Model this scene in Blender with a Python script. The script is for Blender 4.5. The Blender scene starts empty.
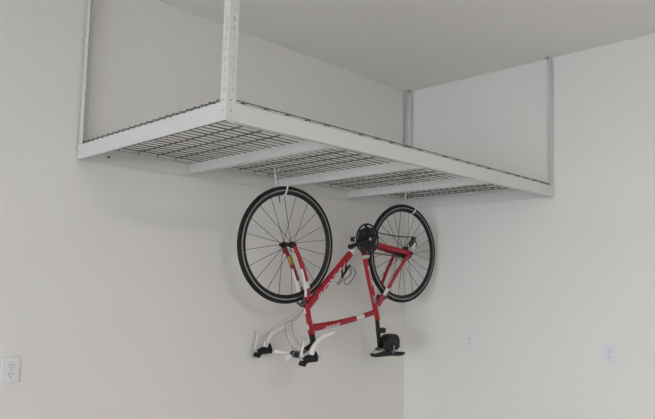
import bpy, bmesh, math, random
from mathutils import Vector, Matrix
S = bpy.context.scene
COL = S.collection
random.seed(4)
PI = math.pi
Z0 = 2.14                      # underside of the storage rack above the floor
CEIL = Z0 + 0.911

# ------------------------------------------------------------------ camera
cam = bpy.data.cameras.new('camera')
co = bpy.data.objects.new('camera', cam); COL.objects.link(co)
R = Vector((0.65843487, -0.75247079, 0.01585038)); U = Vector((-0.07654494, -0.04599887, 0.99600451))
F = Vector((0.7487352, 0.65701736, 0.08788509))
m = Matrix((R, U, -F)).transposed().to_4x4()
m.translation = Vector((-3.69939366, -3.10718837, Z0 - 0.55994719))
co.matrix_world = m
cam.sensor_width = 36; cam.lens = 634.34 / 655 * 36
cam.shift_x = -65.12 / 655; cam.shift_y = 16.29 / 655
cam.clip_start = 0.05
S.camera = co

# ------------------------------------------------------------------ light
w = bpy.data.worlds.new('sky'); S.world = w; w.use_nodes = True
bg = w.node_tree.nodes['Background']
bg.inputs[0].default_value = (0.84, 0.91, 1.0, 1); bg.inputs[1].default_value = 11.2

def area(name, loc, target, sx, sy, power, col, shape='RECTANGLE'):
    l = bpy.data.lights.new(name, 'AREA'); l.shape = shape; l.size = sx
    if shape == 'RECTANGLE': l.size_y = sy
    l.energy = power; l.color = col
    o = bpy.data.objects.new(name, l); COL.objects.link(o)
    o.location = loc
    o.rotation_euler = (Vector(target) - Vector(loc)).to_track_quat('-Z', 'Y').to_euler()
    return o
# daylight through the open garage door, and the lamp under the ceiling
pt = area('door_portal', (-10.99, -3.7, 1.15), (0, -3.7, 1.15), 4.4, 2.3, 1, (1, 1, 1)); pt.data.cycles.is_portal = True
area('ceiling_lamp', (-3.0, -4.6, 2.93), (-3.0, -4.6, 0), 0.34, 0.34, 52, (1.0, 0.94, 0.80), 'DISK')

S.view_settings.view_transform = 'Standard'; S.view_settings.look = 'None'
S.view_settings.gamma = 1; S.view_settings.use_curve_mapping = False
S.view_settings.exposure = 0.0

# ------------------------------------------------------------------ materials
def mat(name, col, rough=0.5, metal=0.0, noise=None, bump=None, spec=0.5):
    mt = bpy.data.materials.new(name); mt.use_nodes = True
    nt = mt.node_tree; b = nt.nodes['Principled BSDF']
    b.inputs['Base Color'].default_value = (*col, 1)
    b.inputs['Roughness'].default_value = rough; b.inputs['Metallic'].default_value = metal
    b.inputs['Specular IOR Level'].default_value = spec
    tc = nt.nodes.new('ShaderNodeTexCoord')
    if noise:
        sc, amt = noise
        n = nt.nodes.new('ShaderNodeTexNoise'); n.inputs['Scale'].default_value = sc; n.inputs['Detail'].default_value = 4
        nt.links.new(tc.outputs['Object'], n.inputs['Vector'])
        r = nt.nodes.new('ShaderNodeValToRGB')
        r.color_ramp.elements[0].position = 0.3; r.color_ramp.elements[1].position = 0.7
        r.color_ramp.elements[0].color = (*[c * (1 - amt) for c in col], 1)
        r.color_ramp.elements[1].color = (*[min(1, c * (1 + amt)) for c in col], 1)
        nt.links.new(n.outputs['Fac'], r.inputs['Fac']); nt.links.new(r.outputs['Color'], b.inputs['Base Color'])
    if bump:
        sc, st, dist = bump
        n = nt.nodes.new('ShaderNodeTexNoise'); n.inputs['Scale'].default_value = sc; n.inputs['Detail'].default_value = 3
        nt.links.new(tc.outputs['Object'], n.inputs['Vector'])
        bp = nt.nodes.new('ShaderNodeBump'); bp.inputs['Strength'].default_value = st; bp.inputs['Distance'].default_value = dist
        nt.links.new(n.outputs['Fac'], bp.inputs['Height']); nt.links.new(bp.outputs['Normal'], b.inputs['Normal'])
    return mt
WALL = mat('painted_drywall', (0.82, 0.80, 0.775), 0.75, noise=(1.3, 0.012), bump=(55, 0.25, 0.002), spec=0.25)
CEILM = mat('ceiling_paint', (0.90, 0.88, 0.855), 0.85, noise=(1.1, 0.01), bump=(60, 0.25, 0.002), spec=0.2)
CONC = mat('concrete', (0.55, 0.54, 0.52), 0.6, noise=(2.5, 0.12), bump=(30, 0.2, 0.002))
DRIVE = mat('driveway', (0.45, 0.45, 0.44), 0.8, noise=(3, 0.1))
POWDER = mat('white_powder_coat', (0.70, 0.70, 0.69), 0.45, noise=(6, 0.01), bump=(180, 0.1, 0.0006))
WIRE = mat('galvanised_wire', (0.15, 0.15, 0.145), 0.5, metal=0.3, noise=(30, 0.12))
BOLT = mat('zinc_bolt', (0.22, 0.22, 0.22), 0.45, metal=0.6, noise=(60, 0.1))
VINYL = mat('white_vinyl', (0.82, 0.82, 0.80), 0.4, noise=(40, 0.02))
RED = mat('red_paint', (0.37, 0.008, 0.023), 0.3, noise=(20, 0.04))
WHITE = mat('white_paint', (0.74, 0.72, 0.71), 0.35, noise=(20, 0.02))
DECAL = mat('white_decal', (0.74, 0.64, 0.65), 0.4, noise=(20, 0.02))
YEL = mat('yellow_decal', (0.55, 0.42, 0.06), 0.45, noise=(20, 0.05))
RUB = mat('black_rubber', (0.009, 0.009, 0.010), 0.65, noise=(60, 0.15), bump=(300, 0.2, 0.0005), spec=0.3)
BLK = mat('black_anodised', (0.010, 0.010, 0.012), 0.4, noise=(40, 0.1), spec=0.35)
BRK = mat('machined_brake_track', (0.34, 0.34, 0.34), 0.4, metal=0.7, noise=(50, 0.08))
SILV = mat('silver_metal', (0.55, 0.55, 0.56), 0.35, metal=0.55, noise=(50, 0.05))
DKM = mat('dark_steel', (0.10, 0.10, 0.105), 0.4, metal=0.7, noise=(60, 0.12))
SPK = mat('spoke_steel', (0.06, 0.06, 0.062), 0.4, metal=0.5, noise=(60, 0.1))
TAPE = mat('white_bar_tape', (0.78, 0.75, 0.74), 0.6, noise=(30, 0.04), bump=(200, 0.3, 0.0006))
BAG = mat('black_nylon', (0.012, 0.012, 0.015), 0.55, noise=(80, 0.2), bump=(400, 0.3, 0.0005), spec=0.35)
GREYT = mat('grey_piping', (0.30, 0.30, 0.31), 0.5, noise=(60, 0.06))
CABLE = mat('grey_cable_housing', (0.34, 0.33, 0.33), 0.5, noise=(60, 0.05))
REDL = mat('red_lens', (0.22, 0.015, 0.012), 0.25, noise=(60, 0.1))
PLAST = mat('white_plastic', (0.78, 0.78, 0.81), 0.35, noise=(30, 0.01))
SLOT = mat('dark_slot', (0.05, 0.05, 0.05), 0.7, noise=(30, 0.05))

# ------------------------------------------------------------------ helpers
def link(name, bm, mats, parent=None, smooth=False, bevel=0):
    me = bpy.data.meshes.new(name)
    bmesh.ops.recalc_face_normals(bm, faces=bm.faces[:])
    bm.to_mesh(me); bm.free()
    for x in (mats if isinstance(mats, (list, tuple)) else [mats]): me.materials.append(x)
    o = bpy.data.objects.new(name, me); COL.objects.link(o)
    if parent: o.parent = parent
    if smooth:
        for p in me.polygons: p.use_smooth = True
    if bevel:
        b = o.modifiers.new('bevel', 'BEVEL'); b.width = bevel; b.segments = 2; b.limit_method = 'ANGLE'
    return o
def box(bm, x0, x1, y0, y1, z0, z1, mi=0):
    v = [bm.verts.new((x, y, z)) for x in (x0, x1) for y in (y0, y1) for z in (z0, z1)]
    for f in ((0,1,3,2),(4,6,7,5),(0,4,5,1),(2,3,7,6),(0,2,6,4),(1,5,7,3)):
        fc = bm.faces.new([v[i] for i in f]); fc.material_index = mi
def catmull(pts, n=6):
    pts = [Vector(p) for p in pts]; out = []
    for i in range(len(pts) - 1):
        p0 = pts[max(i-1, 0)]; p1 = pts[i]; p2 = pts[i+1]; p3 = pts[min(i+2, len(pts)-1)]
        for k in range(n):
            t = k / n
            out.append(0.5*((2*p1)+(p2-p0)*t+(2*p0-5*p1+4*p2-p3)*t*t+(3*p1-p0-3*p2+p3)*t**3))
    out.append(pts[-1]); return out
def tube(bm, pts, rad, seg=8, ref=None, closed=False, mi=0, caps=True, pick=None, pickf=None):
    """sweep; rad is a number, (a, b) or a function of t giving a number or (a, b): a across ref, b along ref"""
    pts = [Vector(p) for p in pts]; n = len(pts); rings = []
    L = [0]
    for i in range(1, n): L.append(L[-1] + (pts[i]-pts[i-1]).length)
    prev = None
    for i, p in enumerate(pts):
        if closed: d = pts[(i+1) % n] - pts[i-1]
        else: d = pts[min(i+1, n-1)] - pts[max(i-1, 0)]
        d.normalize()
        if ref is not None: rv = Vector(ref)
        elif prev is not None: rv = prev
        else: rv = Vector((0, 0, 1)) if abs(d.z) < 0.9 else Vector((1, 0, 0))
        b = (rv - d*rv.dot(d)).normalized(); prev = b
        a = d.cross(b).normalized()
        t = L[i] / max(L[-1], 1e-9)
        r = rad(t) if callable(rad) else rad
        ra, rb = r if isinstance(r, tuple) else (r, r)
        rings.append([bm.verts.new(p + a*(ra*math.cos(2*PI*k/seg)) + b*(rb*math.sin(2*PI*k/seg))) for k in range(seg)])
    for i in range(n if closed else n-1):
        A, B = rings[i], rings[(i+1) % n]
        tm = (L[i] + L[(i+1) % n]) / 2 / max(L[-1], 1e-9)
        for k in range(seg):
            f = bm.faces.new((A[k], A[(k+1) % seg], B[(k+1) % seg], B[k]))
            f.material_index = pick(tm) if pick else mi
            if pickf: f.material_index = pickf(tm, f.calc_center_median() - (pts[i]+pts[(i+1) % n])/2)
            f.smooth = True
    if caps and not closed:
        f = bm.faces.new(rings[0]); f.material_index = pick(0) if pick else mi
        f = bm.faces.new(rings[-1][::-1]); f.material_index = pick(1) if pick else mi
def lerp_pts(a, b, n=8):
    a, b = Vector(a), Vector(b); return [a.lerp(b, k/n) for k in range(n+1)]
def cylY(bm, c, r, y0, y1, seg=20, mi=0, r2=None):
    r2 = r if r2 is None else r2
    A = [bm.verts.new((c[0]+r*math.cos(2*PI*k/seg), y0, c[1]+r*math.sin(2*PI*k/seg))) for k in range(seg)]
    B = [bm.verts.new((c[0]+r2*math.cos(2*PI*k/seg), y1, c[1]+r2*math.sin(2*PI*k/seg))) for k in range(seg)]
    for k in range(seg):
        f = bm.faces.new((A[k], A[(k+1) % seg], B[(k+1) % seg], B[k])); f.material_index = mi
    for q in (A, B): f = bm.faces.new(q); f.material_index = mi
def lathe(bm, c, prof, seg=72):
    """prof: closed list of (r, y, material) spun round a lateral axis through c=(x, z)"""
    rings = [[bm.verts.new((c[0]+r*math.cos(2*PI*k/seg), y, c[1]+r*math.sin(2*PI*k/seg))) for k in range(seg)] for r, y, _ in prof]
    n = len(prof)
    for i in range(n):
        A, B = rings[i], rings[(i+1) % n]
        for k in range(seg):
            f = bm.faces.new((A[k], A[(k+1) % seg], B[(k+1) % seg], B[k])); f.material_index = prof[i][2]; f.smooth = True
def NB(): return bmesh.new()
def empty(name, loc=(0,0,0)):
    o = bpy.data.objects.new(name, None); COL.objects.link(o); o.location = loc; o.empty_display_size = 0.1; return o
def tag(o, label, cat, group=None):
    o['label'] = label; o['category'] = cat
    if group: o['group'] = group
    return o
def struct(name, bm, mats):
    o = link(name, bm, mats); o['kind'] = 'structure'; return o

# ------------------------------------------------------------------ room
T = 0.12; XL = -11.0; YF = -6.2
b = NB(); box(b, XL, T, 0, T, 0, CEIL); struct('wall_back', b, WALL)
b = NB(); box(b, 0, T, YF, 0, 0, CEIL); struct('wall_right', b, WALL)
b = NB(); box(b, XL, T, YF-T, YF, 0, CEIL); struct('wall_front', b, WALL)
b = NB(); box(b, XL-T, XL, YF-T, -5.9, 0, CEIL); box(b, XL-T, XL, -1.5, T, 0, CEIL); box(b, XL-T, XL, -5.9, -1.5, 2.3, CEIL)
struct('wall_left', b, WALL)
b = NB(); box(b, XL-T, T, YF-T, T, CEIL, CEIL+T); struct('ceiling', b, CEILM)
b = NB(); box(b, XL-T, T, YF-T, T, -T, 0); struct('floor', b, CONC)
b = NB(); box(b, XL-8, XL-T, YF-4, 4, -T, -0.01); struct('driveway', b, DRIVE)

# ------------------------------------------------------------------ ceiling storage rack
XA, XC, YA, YB = -2.4530, -0.008, -1.230, -0.010
HR = 0.0637; TH = 0.0022
rack = tag(empty('overhead_storage_rack', (XA, YA, Z0)), 'white ceiling-hung steel storage rack with wire deck in the room corner', 'storage rack')
def RL(bm):   # world-ish rack coordinates -> local to the empty
    bmesh.ops.translate(bm, verts=bm.verts[:], vec=(-XA, -YA, 0)); return bm
def channel(along, c0, c1, face, inward, z0, z1, fl, cut=0.045, botfl=True):
    """C channel; along 'x' or 'y'; face = outer face coordinate; inward = +-1"""
    bm = NB()
    def bx(a0, a1, p0, p1, q0, q1):
        p0, p1 = min(p0, p1), max(p0, p1)
        if along == 'x': box(bm, a0, a1, p0, p1, q0, q1)
        else: box(bm, p0, p1, a0, a1, q0, q1)
    bx(c0, c1, face, face+inward*TH, z0, z1)
    bx(c0+cut, c1-cut, face+inward*TH, face+inward*fl, z1-TH, z1)
    if botfl:
        bx(c0+cut, c1-cut, face+inward*TH, face+inward*fl, z0, z0+TH)
    return RL(bm)
link('side_rail', channel('x', XA, XC, YA, 1, -0.005, HR, 0.032), POWDER, rack)
link('side_rail', channel('x', XA, XC, YB, -1, -0.005, HR, 0.032, botfl=False), POWDER, rack)
link('end_rail', channel('y', YA+TH, YB-TH, XA, 1, -0.005, HR, 0.032, botfl=False), POWDER, rack)
link('end_rail', channel('y', YA+TH, YB-TH, XC, -1, -0.005, HR, 0.032, botfl=False), POWDER, rack)
CX = (-1.862, -1.243, -0.645)
for x in CX:
    link('cross_beam', channel('y', YA+TH+0.001, YB-TH-0.001, x, 1, 0.0135, 0.0613, 0.034, cut=0.0), POWDER, rack)

def post(cx, cy, sx, sy):
    """slotted steel angle; legs run from the corner towards +-x and +-y"""
    bm = NB(); H = CEIL - Z0
    t = 0.0022; W = 0.038; z0 = 0.004; z1 = H - 0.001
    cx += sx*(TH+0.0003); cy += sy*(TH+0.0003)
    s0, s1 = 0.0170, 0.0235       # slot across the leg
    pitch, sl = 0.0375, 0.017
    def leg(fn, first):
        fn(first, s0, z0, z1); fn(s1, W, z0, z1)
        fn(s0, s1, z0, 0.098); z = 0.098 + sl
        while z < z1:
            zt = min(z + pitch - sl, z1); fn(s0, s1, z, zt); z += pitch
    leg(lambda a, b_, q0, q1: box(bm, *sorted((cx+sx*a, cx+sx*b_)), *sorted((cy, cy+sy*t)), q0, q1), 0)
    leg(lambda a, b_, q0, q1: box(bm, *sorted((cx, cx+sx*t)), *sorted((cy+sy*a, cy+sy*b_)), q0, q1), t)
    # foot tab that bolts to the ceiling
    box(bm, *sorted((cx, cx+sx*W)), *sorted((cy+sy*t, cy+sy*W)), z1-0.003, z1)
    p = link('post', RL(bm), POWDER, rack)
    return p
def bolt(parent, p, d, r=0.0026, h=0.004):
    bm = NB(); p = Vector(p); d = Vector(d)
    tube(bm, [p, p+d*h], r, 8, ref=(0.3, 0.2, 1))
    RL(bm); return link('bolt', bm, BOLT, parent)
for cx, cy, sx, sy in ((XA, YA, 1, 1), (XA, YB, 1, -1), (XC, YA, -1, 1), (XC, YB, -1, -1)):
    p = post(cx, cy, sx, sy)
    for z in (0.032, 0.071):
        off = -0.0001 if z < 0.06 else TH
        if cy == YA: bolt(p, (cx+sx*0.020, cy+off, z), (0, -1, 0), h=0.002)
        if cx == XA: bolt(p, (cx+off, cy+sy*0.020, z), (-1, 0, 0), h=0.002)
    bolt(p, (cx+sx*0.024, cy+sy*0.024, CEIL-Z0-0.004), (0, 0, -1), 0.006, 0.006)
bolt(rack, (-2.305, YB-TH, 0.030), (0, -1, 0), 0.007, 0.006)

# wire deck: one welded panel per bay
yw0 = -1.215; NX = 24
xs_all = [-2.363 - 0.1025*0 + 0.10155*k for k in range(NX)]
bays = [XA+0.012, CX[0]+0.017, CX[1]+0.017, CX[2]+0.017, XC-0.012]
PY = 0.0507
for bi in range(4):
    a, c = bays[bi]+0.002, bays[bi+1]-0.002
    bm = NB()
    for j in range(24):
        y = -0.945 + PY*(j-5)
        if y < -1.21: y = -1.213
        if y > -0.028: continue
        tube(bm, [(a, y, HR+0.0198), (c, y, HR+0.0198)], 0.0030 if j % 3 == 2 else 0.0023, 6, ref=(0, 0, 1))
    for y in (-1.219, -0.021): tube(bm, [(a, y, HR+0.0030), (c, y, HR+0.0030)], 0.0022, 6, ref=(0, 0, 1))
    xs = [-2.26+0.1027*k for k in range(-2, 24)]
    xs = [x for x in xs if a+0.012 < x < c-0.012]
    if bi == 0: xs = [a+0.003] + xs
    if bi == 3: xs = xs + [c-0.003]
    for x in xs:
        tube(bm, [(x, -1.218, HR+0.0032), (x, -1.214, HR+0.0152), (x, -0.026, HR+0.0152), (x, -0.022, HR+0.0032)], 0.0028, 6, ref=(0, 0, 1))
    link('wire_deck', RL(bm), WIRE, rack)

# ------------------------------------------------------------------ hooks
def hook(name, pts, label):
    bm = NB(); base = Vector(pts[0])
    tube(bm, catmull([Vector(p)-base for p in pts], 8), 0.0043, 10)
    o = link(name, bm, VINYL, None); o.location = base + Vector((0, 0, Z0))
    tag(o, label, 'hook', 'hooks holding up the bicycle'); return o
hook('storage_hook', [(-1.423,-0.228,0.062),(-1.421,-0.228,0.080),(-1.433,-0.228,0.0885),(-1.447,-0.228,0.080),(-1.449,-0.228,0.055),(-1.440,-0.232,0.0),(-1.432,-0.236,-0.045),(-1.428,-0.248,-0.075),(-1.422,-0.270,-0.0835),(-1.418,-0.291,-0.075),(-1.416,-0.302,-0.052),(-1.414,-0.307,-0.022)],
     'white coated wire hook holding the front wheel of the red bicycle')
hook('storage_hook', [(-0.300,-0.268,0.062),(-0.302,-0.268,0.080),(-0.312,-0.268,0.0885),(-0.325,-0.268,0.080),(-0.328,-0.268,0.055),(-0.334,-0.270,0.0),(-0.334,-0.272,-0.045),(-0.328,-0.284,-0.075),(-0.322,-0.306,-0.0865),(-0.312,-0.328,-0.080),(-0.303,-0.336,-0.060),(-0.298,-0.340,-0.028)],
     'white coated wire hook holding the rear wheel of the red bicycle')

# ------------------------------------------------------------------ bicycle (own upright frame: x forward, y left, z up, origin at rear hub)
bike = empty('bicycle')
BM = Matrix(((-0.9993558937202359, 0.03532520192540676, -0.0063188444796342),
             (0.035191746449816645, 0.9991781654172261, 0.020113048880718354),
             (0.007024148947764619, 0.01987772276684597, -0.9997777440357252))).to_4x4()
BM.translation = Vector((-0.39234385, -0.30550430, Z0 - 0.36571092))
bike.matrix_world = BM
tag(bike, 'red and white road bicycle with drop handlebars hanging upside down from the rack', 'bicycle')
BB = (0.404, 0, -0.07); FH = (0.98, 0, 0)
HT0 = Vector((0.832, 0, 0.325)); HT1 = Vector((0.775, 0, 0.515))
SAX = (HT1-HT0).normalized()
SEAT = Vector((0.246, 0, 0.385)); SDIR = (SEAT-Vector(BB)).normalized()

# frame
bm = NB(); Yr = (0, 1, 0)
tube(bm, lerp_pts(HT0, HT1, 6), lambda t: (0.021-0.004*math.sin(PI*t), 0.021-0.004*math.sin(PI*t)), 16, ref=Yr, pickf=lambda t, v: 1 if v.x > 0.0165 and abs(v.y) < 0.010 and 0.1 < t < 0.8 else 0)
DT0 = Vector((0.818, 0, 0.352)); DT1 = Vector((0.410, 0, -0.055))
tube(bm, lerp_pts(DT0, DT1, 20), lambda t: (0.0250-0.002*t, 0.0190), 16, ref=Yr, pick=lambda t: 1 if t > 0.80 else 0)
TT0 = Vector((0.776, 0, 0.482)); TT1 = Vector((0.250, 0, 0.396))
ttp = [TT0.lerp(TT1, k/24) + Vector((0, 0, -0.004+0.012*math.sin(PI*k/24))) for k in range(25)]
def ttr(t): return (0.0235-0.0065*min(1, t/0.7), 0.0165-0.002*t)
tube(bm, ttp, ttr, 16, ref=Yr, pick=lambda t: 1 if 0.645 < t < 0.775 else 0)
tube(bm, lerp_pts(BB, SEAT+SDIR*0.062, 26), lambda t: (0.0180, 0.0170), 16, ref=Yr, pick=lambda t: 1 if t < 0.12 else 0)
cylY(bm, (BB[0], BB[2]), 0.022, -0.035, 0.035, 20, 1)
for s in (-1, 1):
    ch = catmull([(0.385, s*0.022, -0.062), (0.30, s*0.036, -0.045), (0.15, s*0.052, -0.022), (0.025, s*0.063, -0.004)], 6)
    tube(bm, ch, lambda t: (0.0165-0.001*t, 0.0088-0.001*t), 10, ref=Yr, pick=lambda t: 1 if t < 0.26 else 0)
    ss = catmull([(0.238, s*0.014, 0.352), (0.20, s*0.026, 0.285), (0.11, s*0.050, 0.135), (0.028, s*0.0635, 0.022), (0.004, s*0.065, -0.004)], 6)
    tube(bm, ss, lambda t: (0.0140-0.002*t, 0.0095-0.001*t), 10, ref=Yr, pick=lambda t: 1 if 0.20 < t < 0.30 else 0)
    # dropout plate
    tube(bm, catmull([(0.034, s*0.0635, -0.006), (0.012, s*0.065, -0.012), (-0.008, s*0.065, -0.022)], 4), lambda t: (0.018-0.006*t, 0.004), 8, ref=Yr)
tube(bm, [(0.232, -0.02, 0.322), (0.232, 0.02, 0.322)], 0.007, 8)
frame = link('frame', bm, [RED, WHITE], bike)
bm = NB()
cylY(bm, (0.246, 0.398), 0.010, -0.020, 0.020, 12)
link('seat_clamp', bm, RED, frame)

def decal(body, size, A, B_, rz, ry, off_h, mat_, shear=0.25, parent=frame, sx=1.0):
    """lettering along A->B_ wrapped on the drive side of a tube"""
    cu = bpy.data.curves.new('lettering', 'FONT'); cu.body = body; cu.size = size; cu.shear = shear
    cu.align_x = 'CENTER'; cu.align_y = 'CENTER'; cu.offset = 0.0012
    to = bpy.data.objects.new('lettering', cu); COL.objects.link(to)
    dg = bpy.context.evaluated_depsgraph_get()
    me = bpy.data.meshes.new_from_object(to.evaluated_get(dg)); bpy.data.objects.remove(to)
    A, B_ = Vector(A), Vector(B_); d = (B_-A).normalized(); n = Vector((-d.z, 0, d.x))
    if n.z < 0: n = -n
    c = (A+B_)/2
    bm = NB(); bm.from_mesh(me); bpy.data.meshes.remove(me)
    bmesh.ops.subdivide_edges(bm, edges=bm.edges[:], cuts=2, use_grid_fill=False)
    bmesh.ops.triangulate(bm, faces=bm.faces[:])
    for v in bm.verts:
        s, h = v.co.x*sx, v.co.y + off_h
        hh = max(-0.98, min(0.98, h/rz))
        v.co = c + d*s + n*h + Vector((0, -1, 0))*(ry*math.sqrt(1-hh*hh)+0.0009)
    o = link('lettering', bm, mat_, parent)
    sol = o.modifiers.new('thick', 'SOLIDIFY'); sol.thickness = 0.0006; sol.offset = 0
    return o
decal('BIANCHI', 0.035, (0.520, 0, 0.055), (0.780, 0, 0.315), 0.0242, 0.0186, 0.009, DECAL, 0.3, sx=2.05)
decal('SHARP', 0.029, (0.560, 0, 0.453), (0.700, 0, 0.476), 0.0215, 0.0160, 0.008, DECAL, 0.3, sx=1.5)
decal('BIANCHI', 0.026, (0.352, 0, 0.080), (0.299, 0, 0.233), 0.0180, 0.0170, -0.004, DECAL, 0.2, sx=1.25)
# headset and spacers
bm = NB()
tube(bm, [HT1, HT1+SAX*0.040], 0.0175, 16, ref=Yr); link('headset', bm, BLK, bike)
bm = NB(); tube(bm, [HT0, HT0-SAX*0.006], 0.0212, 16, ref=Yr); link('headset', bm, BLK, bike)
# silver badge on the seat tube
bm = NB()
p0 = Vector(BB)+SDIR*0.375; p1 = Vector(BB)+SDIR*0.425
tube(bm, [p0, p1], 0.0175, 16, ref=Yr)
link('seat_tube_badge', bm, GREYT, frame)

# fork
bm = NB()
CR = HT0 - SAX*0.008
tube(bm, [CR, CR-SAX*0.030], lambda t: (0.021-0.002*t, 0.024+0.010*t), 14, ref=Yr)
for s in (-1, 1):
    p = catmull([CR-SAX*0.012+Vector((0, s*0.016, 0)), CR-SAX*0.045+Vector((0, s*0.031, 0)), (0.868, s*0.040, 0.205), (0.918, s*0.046, 0.095), (0.962, s*0.049, 0.022), (0.981, s*0.050, -0.004)], 6)
    tube(bm, p, lambda t: (0.0215-0.010*t, 0.0110-0.003*t), 12, ref=Yr, pickf=lambda t, v: 1 if (0.20 < t < 0.33 or (0.05 < t < 0.55 and v.x > 0.0045)) else 0)
fork = link('fork', bm, [RED, WHITE], bike)
bm = NB()
tube(bm, [(0.912, 0.0355, 0.108), (0.936, 0.0395, 0.062)], 0.0125, 10, ref=Yr)
link('label_sticker', bm, YEL, fork)

# wheels
def wheel(name, c, n, lace, drive):
    bm = NB()
    prof = [(0.3150, -0.0098, 0), (0.3145, -0.0102, 1), (0.3070, -0.0102, 0), (0.2975, -0.0098, 0), (0.2860, -0.0040, 0), (0.2850, 0.0, 0),
            (0.2860, 0.0040, 0), (0.2975, 0.0098, 0), (0.3070, 0.0102, 1), (0.3145, 0.0102, 0), (0.3150, 0.0098, 0)]
    lathe(bm, c, prof, 96)
    wh = link(name, bm, [BLK, BRK], bike)
    bm = NB()
    pr = [(0.3235+0.0120*math.cos(2*PI*k/14), 0.0118*math.sin(2*PI*k/14), 0) for k in range(14)]
    lathe(bm, c, pr, 96)
    link('tire', bm, RUB, wh)
    bm = NB(); fl = (0.036, -0.036) if not drive else (0.036, -0.020)
    cylY(bm, c, 0.0120, -0.046 if not drive else -0.058, 0.046 if not drive else 0.058, 16)
    for y in fl: cylY(bm, c, 0.020 if not drive else 0.025, y-0.002, y+0.002, 20)
    tube(bm, [(c[0], -0.060 if not drive else -0.074, c[1]), (c[0], 0.060 if not drive else 0.074, c[1])], 0.0055, 10)
    hub = link('hub', bm, BLK, wh)
    bm = NB(); yq = 0.058 if not drive else 0.072
    cylY(bm, c, 0.0105, -yq-0.010, -yq, 12); link('axle_nut', bm, BLK, wh)
    bm = NB(); cylY(bm, c, 0.0115, yq, yq+0.012, 12)
    tube(bm, catmull([(c[0], yq+0.010, c[1]), (c[0]-0.02, yq+0.016, c[1]+0.02), (c[0]-0.035, yq+0.016, c[1]+0.05)], 4), 0.0042, 8)
    link('quick_release', bm, BLK, wh)
    fr = 0.018 if not drive else 0.023
    for k in range(n):
        a = 2*PI*(k+0.5)/n; side = fl[k % 2]
        da = 0 if not lace else lace*(1 if (k//2) % 2 else -1)
        bm = NB()
        tube(bm, [(c[0]+fr*math.cos(a+da), side, c[1]+fr*math.sin(a+da)), (c[0]+0.2875*math.cos(a), 0.0015*(1 if k % 2 == 0 else -1), c[1]+0.2875*math.sin(a))], 0.0017, 6)
        link('spoke', bm, SPK, wh)
    return wh
fw = wheel('front_wheel', (0.98, 0), 20, 0.35, False)
rw = wheel('rear_wheel', (0, 0), 24, 1.15, True)
bm = NB(); a = -PI/2+0.21
for w_, c in ((fw, (0.98, 0)), ):
    a = math.atan2(-0.255, 0.075)
    tube(bm, [(c[0]+0.286*math.cos(a), 0, c[1]+0.286*math.sin(a)), (c[0]+0.246*math.cos(a), 0, c[1]+0.246*math.sin(a))], 0.0032, 8)
    link('valve_stem', bm, BLK, w_)
# cassette
bm = NB()
for k in range(8):
    r = 0.046-0.0028*k; y = -0.024-0.0042*k
    lathe_p = []
    seg = 44; A = []; B = []
    for i in range(seg*2):
        rr = r+(0.0022 if i % 2 == 0 else -0.0012)
        an = PI*i/seg
        A.append(bm.verts.new((rr*math.cos(an), y, rr*math.sin(an)))); B.append(bm.verts.new((rr*math.cos(an), y-0.0018, rr*math.sin(an))))
    nn = seg*2
    for i in range(nn): bm.faces.new((A[i], A[(i+1) % nn], B[(i+1) % nn], B[i]))
    bm.faces.new(A); bm.faces.new(B)
cylY(bm, (0, 0), 0.017, -0.058, -0.022, 16)
link('cassette', bm, DKM, rw)

# crankset
def ring(bm, c, ro, ri, y, th, teeth, seg):
    def circ(r, y, tooth=False):
        return [bm.verts.new((c[0]+(r+(0.0025 if tooth and k % 2 else 0))*math.cos(2*PI*k/seg), y, c[1]+(r+(0.0025 if tooth and k % 2 else 0))*math.sin(2*PI*k/seg))) for k in range(seg)]
    a, b_, c_, d = circ(ro, y, True), circ(ro, y+th, True), circ(ri, y+th), circ(ri, y)
    for P, Q in ((a, b_), (b_, c_), (c_, d), (d, a)):
        for k in range(seg): bm.faces.new((P[k], P[(k+1) % seg], Q[(k+1) % seg], Q[k]))
bc = (BB[0], BB[2])
bm = NB(); ring(bm, bc, 0.0985, 0.0885, -0.060, 0.004, 50, 100)
for k in range(8):          # bridges between outer ring and inner web leave the long windows open
    a = 2*PI*k/8+0.2
    tube(bm, [(bc[0]+0.070*math.cos(a), -0.058, bc[1]+0.070*math.sin(a)), (bc[0]+0.091*math.cos(a), -0.058, bc[1]+0.089*math.sin(a))], (0.0130, 0.0018), 8, ref=Yr)
ch = link('chainring', bm, BLK, bike)
bm = NB(); ring(bm, bc, 0.0675, 0.005, -0.047, 0.004, 34, 68); cylY(bm, bc, 0.077, -0.060, -0.054, 40); cylY(bm, bc, 0.034, -0.062, -0.030, 24)
link('inner_chainring', bm, BLK, ch)
def crank(s, ang):
    bm = NB(); d = Vector((math.cos(ang), 0, math.sin(ang))); y = -0.074 if s < 0 else 0.066
    o = Vector((bc[0], y, bc[1]))
    tube(bm, [o-d*0.012, o+d*0.02, o+d*0.09, o+d*0.150, o+d*0.176], lambda t: (0.0155-0.005*math.sin(PI*min(1, t*1.05)), 0.0085), 14, ref=Yr)
    cylY(bm, bc, 0.017, *sorted((s*0.030, s*0.083)), 20)
    e = o+d*0.168
    cylY(bm, (e.x, e.z), 0.0155, *sorted((y-s*0.008, y+s*0.014)), 16)
    if s < 0:
        for k in range(5):
            a = ang + 2*PI*k/5 + 0.6
            tube(bm, [(bc[0], -0.064, bc[1]), (bc[0]+0.074*math.cos(a), -0.062, bc[1]+0.074*math.sin(a))], lambda t: (0.012-0.004*t, 0.004), 8, ref=Yr)
    c = link('crank_arm', bm, BLK, bike)
    bm = NB(); cylY(bm, bc, 0.0095, *sorted((s*0.0832, s*0.0845)), 14); link('crank_bolt', bm, SILV, c)
A_ = math.radians(20)
crank(-1, A_); crank(1, A_+PI)

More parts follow.
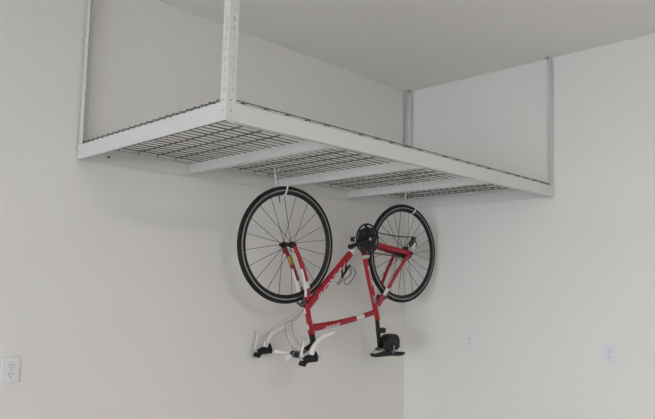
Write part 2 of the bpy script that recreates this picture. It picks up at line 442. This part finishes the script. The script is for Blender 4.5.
# chain
bm = NB(); R2 = 0.069; yc = -0.045
arc = [(bc[0]+R2*math.cos(a), yc, bc[1]+R2*math.sin(a)) for a in [PI/2-PI*k/16 for k in range(17)]]
low = catmull([(bc[0], yc, bc[1]-R2), (0.335, yc-0.002, -0.127), (0.285, yc-0.004, -0.117), (0.12, yc-0.005, -0.108), (-0.030, yc-0.006, -0.112)], 8)[1:]
pul = [(-0.048+0.016*math.cos(a), yc-0.006, -0.100+0.016*math.sin(a)) for a in [-PI/2-0.4-PI*k/8*0.8 for k in range(8)]]
up = catmull([(-0.060, yc-0.006, -0.085), (-0.012, yc-0.006, -0.068), (-0.030, yc-0.004, -0.040), (-0.036, yc-0.004, 0.0)], 5)
cas = [(0.034*math.cos(a), yc-0.003, 0.034*math.sin(a)) for a in [PI-PI/2*k/6 for k in range(1, 7)]]
top = [(0.05, yc-0.002, 0.031), (0.35, yc, 0.012)]
tube(bm, [*arc, *low, *pul, *up, *cas, *top], (0.0042, 0.0032), 6, ref=Yr, closed=True)
link('chain', bm, DKM, bike)
# rear derailleur
bm = NB()
tube(bm, catmull([(0.002, -0.070, -0.020), (-0.008, -0.078, -0.034), (-0.020, -0.078, -0.052), (-0.024, -0.072, -0.066)], 4), lambda t: (0.020-0.002*t, 0.012), 10, ref=Yr)
cylY(bm, (0.004, -0.026), 0.0160, -0.086, -0.060, 14)
rd = link('rear_derailleur', bm, SILV, bike)
bm = NB(); cylY(bm, (-0.020, -0.060), 0.0270, -0.082, -0.056, 18); cylY(bm, (-0.020, -0.060), 0.0120, -0.090, -0.082, 14); link('derailleur_pivot', bm, DKM, rd)
bm = NB(); tube(bm, catmull([(0.012, -0.088, -0.040), (-0.004, -0.092, -0.052), (-0.016, -0.092, -0.070)], 4), lambda t: (0.0065, 0.005), 10, ref=Yr); link('derailleur_link', bm, PLAST, rd)
bm = NB()
for y in (-0.056, -0.040):
    tube(bm, [(-0.016, y, -0.060), (-0.034, y, -0.082), (-0.050, y, -0.104)], (0.0100, 0.0014), 8, ref=Yr)
link('derailleur_cage', bm, DKM, rd)
bm = NB(); cylY(bm, (-0.018, -0.062), 0.0130, -0.050, -0.044, 14); link('jockey_wheel', bm, BLK, rd)
bm = NB(); cylY(bm, (-0.047, -0.100), 0.0135, -0.050, -0.044, 14); link('jockey_wheel', bm, BLK, rd)
# front derailleur
bm = NB()
fd = Vector(BB)+SDIR*0.105
tube(bm, [fd, fd+SDIR*0.022], 0.0195, 14, ref=Yr)
box(bm, fd.x-0.014, fd.x+0.016, -0.036, -0.016, fd.z-0.006, fd.z+0.018)
link('front_derailleur', bm, SILV, bike, bevel=0.003)

# calipers
def caliper(c, d, w_):
    """c: mount point, d: unit vector from hub to mount (radially outwards)"""
    bm = NB(); c = Vector(c); d = Vector(d).normalized(); f = Vector((-d.z, 0, d.x)) * w_
    for s in (-1, 1):
        tube(bm, catmull([c+f*0.018+Vector((0, -s*0.012, 0))+d*0.018, c+f*0.020+Vector((0, s*0.012, 0))+d*0.014, c+f*0.020+Vector((0, s*0.033, 0))-d*0.004, c+f*0.016+Vector((0, s*0.027, 0))-d*0.034], 5), (0.0060, 0.0068), 8)
        box_c = c+f*0.012+Vector((0, s*0.0165, 0))-d*0.044
        t = f*0.025
        tube(bm, [box_c-t, box_c+t], (0.0055, 0.0045), 8, ref=Yr)
    tube(bm, [c-f*0.004, c+f*0.030], 0.0075, 10)
    return link('brake_caliper', bm, DKM, bike)
dv = (Vector((0.842, 0, 0.335))-Vector(FH)).normalized()
caliper(Vector(FH)+dv*0.352, dv, -1)
dv = Vector((0.205, 0, 0.290)).normalized()
caliper(dv*0.352, dv, 1)

# seatpost, saddle
bm = NB()
sp1 = Vector((0.196, 0, 0.632))
tube(bm, [SEAT+SDIR*0.03, sp1], 0.0138, 16, ref=Yr); 
sp = link('seatpost', bm, BLK, bike)
bm = NB(); box(bm, sp1.x-0.024, sp1.x+0.022, -0.024, 0.024, sp1.z-0.006, sp1.z+0.012)
link('saddle_clamp', bm, DKM, sp, bevel=0.004)
bm = NB()
secs = [(0.276, 0.010, 0.672, 0.012), (0.268, 0.017, 0.680, 0.020), (0.245, 0.020, 0.686, 0.024), (0.19, 0.024, 0.687, 0.025), (0.13, 0.036, 0.686, 0.026),
        (0.075, 0.056, 0.688, 0.029), (0.045, 0.067, 0.693, 0.031), (0.016, 0.064, 0.693, 0.028), (-0.002, 0.050, 0.689, 0.022), (-0.010, 0.030, 0.684, 0.012)]
rings = []; N = 16
for x, hw, zt, th in secs:
    rg = []
    for k in range(N):
        a = 2*PI*k/N; cy, sz = math.cos(a), math.sin(a)
        y = hw*math.copysign(abs(cy)**0.7, cy)
        z = (zt - th*0.5 + th*0.5*math.copysign(abs(sz)**0.7, sz)) - (0.016 if hw > 0.03 else 0.006)*(abs(y)/max(hw, 0.01))**2
        rg.append(bm.verts.new((x, y, z)))
    rings.append(rg)
for i in range(len(rings)-1):
    for k in range(N): bm.faces.new((rings[i][k], rings[i][(k+1) % N], rings[i+1][(k+1) % N], rings[i+1][k]))
bm.faces.new(rings[0]); bm.faces.new(rings[-1][::-1])
sd = link('saddle', bm, BLK, bike, smooth=True)
sb = sd.modifiers.new('s', 'SUBSURF'); sb.levels = 1; sb.render_levels = 2
for s in (-1, 1):
    bm = NB()
    tube(bm, catmull([(0.268, s*0.006, 0.668), (0.240, s*0.016, 0.652), (0.215, s*0.021, 0.643), (0.150, s*0.022, 0.642), (0.09, s*0.028, 0.650), (0.02, s*0.040, 0.668)], 5), 0.0036, 8)
    link('saddle_rail', bm, SILV, sd)

# handlebar, stem
CL = Vector((0.862, 0, 0.628))
bm = NB()
stb = HT1+SAX*0.058
tube(bm, [HT1+SAX*0.038, HT1+SAX*0.080], 0.0185, 16, ref=Yr)
tube(bm, [stb, CL], lambda t: (0.0155-0.001*t, 0.0165), 14, ref=Yr)
cylY(bm, (CL.x, CL.z), 0.0215, -0.021, 0.021, 20)
stem = link('stem', bm, BLK, bike)
bm = NB()
def side_pts(s):
    return [(CL.x, s*0.02, CL.z), (CL.x, s*0.10, CL.z), (CL.x+0.001, s*0.165, CL.z+0.001), (CL.x+0.014, s*0.198, CL.z+0.001), (CL.x+0.040, s*0.208, CL.z-0.004), (CL.x+0.074, s*0.210, CL.z-0.016),
            (CL.x+0.082, s*0.211, CL.z-0.045), (CL.x+0.058, s*0.212, CL.z-0.080), (CL.x+0.022, s*0.213, CL.z-0.112), (CL.x-0.025, s*0.214, CL.z-0.132), (CL.x-0.068, s*0.215, CL.z-0.142)]
tube(bm, [(CL.x, -0.06, CL.z), (CL.x, 0.06, CL.z)], 0.0150, 14)
hb = link('handlebar', bm, SILV, bike)
for s in (-1, 1):
    bm = NB(); P = catmull(side_pts(s), 6)
    P = [p for p in P if abs(p.y) > 0.055]
    tube(bm, P, lambda t: 0.0125 if t < 0.25 else 0.0158, 12)
    link('bar_tape', bm, TAPE, hb)
    # brake hood
    bm = NB()
    hp = catmull([(CL.x+0.052, s*0.209, CL.z-0.018), (CL.x+0.085, s*0.210, CL.z-0.010), (CL.x+0.118, s*0.210, CL.z-0.004), (CL.x+0.140, s*0.210, CL.z+0.014), (CL.x+0.146, s*0.210, CL.z+0.028)], 5)
    tube(bm, hp, lambda t: (0.0330-0.007*math.sin(PI*t)-0.010*t, 0.0215-0.003*t), 14, ref=Yr)
    hd = link('brake_hood', bm, RUB, hb, smooth=True)
    bm = NB()
    lp = catmull([(CL.x+0.142, s*0.210, CL.z+0.004), (CL.x+0.158, s*0.211, CL.z-0.022), (CL.x+0.152, s*0.214, CL.z-0.062), (CL.x+0.146, s*0.217, CL.z-0.096), (CL.x+0.152, s*0.219, CL.z-0.122)], 5)
    tube(bm, lp, lambda t: (0.0060, 0.0120-0.003*t), 10, ref=Yr)
    link('brake_lever', bm, SILV, hb)
# bell beside the stem
bm = NB()
cylY(bm, (CL.x, CL.z), 0.0185, 0.045, 0.062, 16)
link('bell_clamp', bm, BLK, hb)
bm = NB()
tube(bm, [(CL.x+0.014, 0.060, CL.z+0.012), (CL.x+0.024, 0.060, CL.z+0.020), (CL.x+0.036, 0.060, CL.z+0.030), (CL.x+0.041, 0.060, CL.z+0.034)], lambda t: 0.019 if t < 0.7 else 0.013, 16)
link('bell', bm, PLAST, hb)
# cables
def cable(pts, r=0.0022):
    bm = NB(); tube(bm, catmull(pts, 8), r, 6); link('cable', bm, CABLE, bike)
cable([(0.950, 0.198, 0.605), (0.985, 0.150, 0.545), (0.985, 0.090, 0.470), (0.925, 0.035, 0.415), (0.858, 0.012, 0.372)])
cable([(0.950, -0.196, 0.600), (0.990, -0.120, 0.520), (0.960, -0.045, 0.430), (0.880, 0.000, 0.400), (0.800, 0.022, 0.338)])
cable([(0.950, -0.196, 0.612), (1.000, -0.100, 0.560), (0.965, 0.010, 0.450), (0.868, 0.028, 0.425), (0.790, 0.024, 0.330)])
for s in (-1, 1):
    for q in (0.16, 0.27):
        pp = DT0.lerp(DT1, q); bm = NB()
        tube(bm, [pp+Vector((0.0165, s*0.012, -0.0150)), pp+Vector((0.022, s*0.014, -0.021))], 0.0055, 8)
        link('cable_stop', bm, DKM, frame)

# bottle cage
bm = NB()
tube(bm, [(0.494, 0, 0.098), (0.556, 0, 0.176)], (0.0045, 0.012), 8, ref=Yr)
tube(bm, [(0.525, 0, 0.085), (0.525, 0, 0.135)], 0.006, 8); tube(bm, [(0.555, 0, 0.115), (0.552, 0, 0.170)], 0.006, 8)
cg = link('bottle_cage', bm, BLK, bike)
bm = NB()
tube(bm, catmull([(0.499, 0, 0.106), (0.482, 0, 0.110), (0.462, 0, 0.118), (0.439, 0.002, 0.138), (0.446, 0.004, 0.168), (0.472, 0.004, 0.197), (0.496, 0.002, 0.218), (0.522, 0, 0.217), (0.536, 0, 0.201), (0.522, 0, 0.183), (0.486, 0, 0.163), (0.478, 0, 0.140), (0.490, 0, 0.118)], 6), 0.0024, 8)
link('cage_wire', bm, BLK, cg)
bm = NB()
tube(bm, catmull([(0.553, 0, 0.172), (0.575, 0, 0.200), (0.592, 0, 0.213), (0.580, 0, 0.219), (0.556, 0, 0.198), (0.536, 0, 0.176)], 6), 0.0028, 8)
link('cage_wire', bm, BLK, cg)

# ------------------------------------------------------------------ things clipped on the bicycle
bag = empty('saddle_bag'); bag.matrix_world = BM @ Matrix.Translation((0.106, 0, 0.66))
tag(bag, 'small black nylon saddle bag strapped under the seat of the upside-down bicycle', 'bag')
bm = NB()
secs = [(0.662, 0.040, 0.158, 0.036), (0.650, 0.022, 0.168, 0.046), (0.615, 0.012, 0.172, 0.049), (0.580, 0.016, 0.160, 0.047), (0.552, 0.030, 0.140, 0.042), (0.540, 0.050, 0.118, 0.030)]
secs = [(z-0.012+0.010*(0.662-z)/0.122, a_, b_, c_) for z, a_, b_, c_ in secs]
rings = []; N = 20
for z, x0, x1, hw in secs:
    cx, rx = (x0+x1)/2, (x1-x0)/2
    rings.append([bm.verts.new((cx+rx*math.copysign(abs(math.cos(2*PI*k/N))**0.6, math.cos(2*PI*k/N))-0.09, hw*math.copysign(abs(math.sin(2*PI*k/N))**0.6, math.sin(2*PI*k/N)), z-0.66)) for k in range(N)])
for i in range(len(rings)-1):
    for k in range(N): bm.faces.new((rings[i][k], rings[i][(k+1) % N], rings[i+1][(k+1) % N], rings[i+1][k]))
bm.faces.new(rings[0]); bm.faces.new(rings[-1][::-1])
o = link('bag_body', bm, BAG, bag, smooth=True); o.modifiers.new('s', 'SUBSURF').render_levels = 1
bm = NB()
tube(bm, catmull([(-0.066, -0.036, -0.030), (-0.045, -0.0440, -0.058), (-0.010, -0.0460, -0.076), (0.030, -0.0445, -0.080), (0.054, -0.036, -0.074)], 5), 0.0020, 6)
link('zipper', bm, DKM, bag)
bm = NB()
tube(bm, catmull([(0.010, -0.051, -0.050), (0.006, -0.051, -0.030), (0.004, -0.047, -0.008), (0.004, -0.036, 0.006)], 4), (0.002, 0.006), 6)
link('strap', bm, GREYT, bag)
lt = empty('tail_light'); lp = Vector((0.214, 0, 0.514)); lt.matrix_world = BM @ Matrix.Translation(lp)
tag(lt, 'small black clip-on bicycle light with dark red lens on the seatpost', 'light')
bm = NB()
ax = (sp1-SEAT).normalized()
tube(bm, [ax*-0.010, ax*0.010], 0.0185, 14, ref=Yr); box(bm, -0.052, -0.014, -0.016, 0.016, -0.017, 0.017)
link('light_housing', bm, BLK, lt, bevel=0.003)
bm = NB(); box(bm, -0.058, -0.052, -0.012, 0.012, -0.013, 0.013); link('lens', bm, REDL, lt, bevel=0.002)

# ------------------------------------------------------------------ wall outlets
def outlet(loc, rz, label, deco=False):
    r = empty('wall_outlet', loc); r.rotation_euler = (0, 0, rz); tag(r, label, 'outlet')
    bm = NB(); box(bm, -0.0365, 0.0365, -0.006, 0, -0.059, 0.059); link('cover_plate', bm, PLAST, r, bevel=0.003)
    if deco:
        bm = NB(); box(bm, -0.017, 0.017, -0.0085, -0.0058, -0.034, 0.034); rc = link('receptacle', bm, PLAST, r, bevel=0.001)
        zz = (0.018, -0.018); par = [rc, rc]; y = -0.0086
    else:
        zz = (0.0195, -0.0195); par = []; y = -0.0093
        for z in zz:
            bm = NB(); cylY(bm, (0, z), 0.0172, -0.0092, -0.0058, 24)
            par.append(link('receptacle', bm, PLAST, r, bevel=0.001))
    for z, p in zip(zz, par):
        for x, h in ((-0.0064, 0.0045), (0.0064, 0.0037)):
            bm = NB(); box(bm, x-0.0013, x+0.0013, y-0.0002, y+0.0006, z+0.003-h, z+0.003+h); link('slot', bm, SLOT, p)
        bm = NB(); cylY(bm, (0, z-0.0085), 0.0026, y-0.0002, y+0.0006, 12); link('ground_hole', bm, SLOT, p)
    bm = NB(); 
    if not deco: cylY(bm, (0, 0), 0.003, -0.0068, -0.0058, 10); link('screw', bm, GREYT, r)
    else: bm.free()
outlet((-2.676, 0, Z0-0.971), 0, 'white duplex outlet low at the far left, on the wall the bicycle hangs along')
outlet((0, -1.579, Z0-0.963), -PI/2, 'white duplex outlet on the right wall, farther from the room corner')
outlet((0, -0.590, Z0-0.960), -PI/2, 'white outlet on the right wall, nearest the room corner', True)
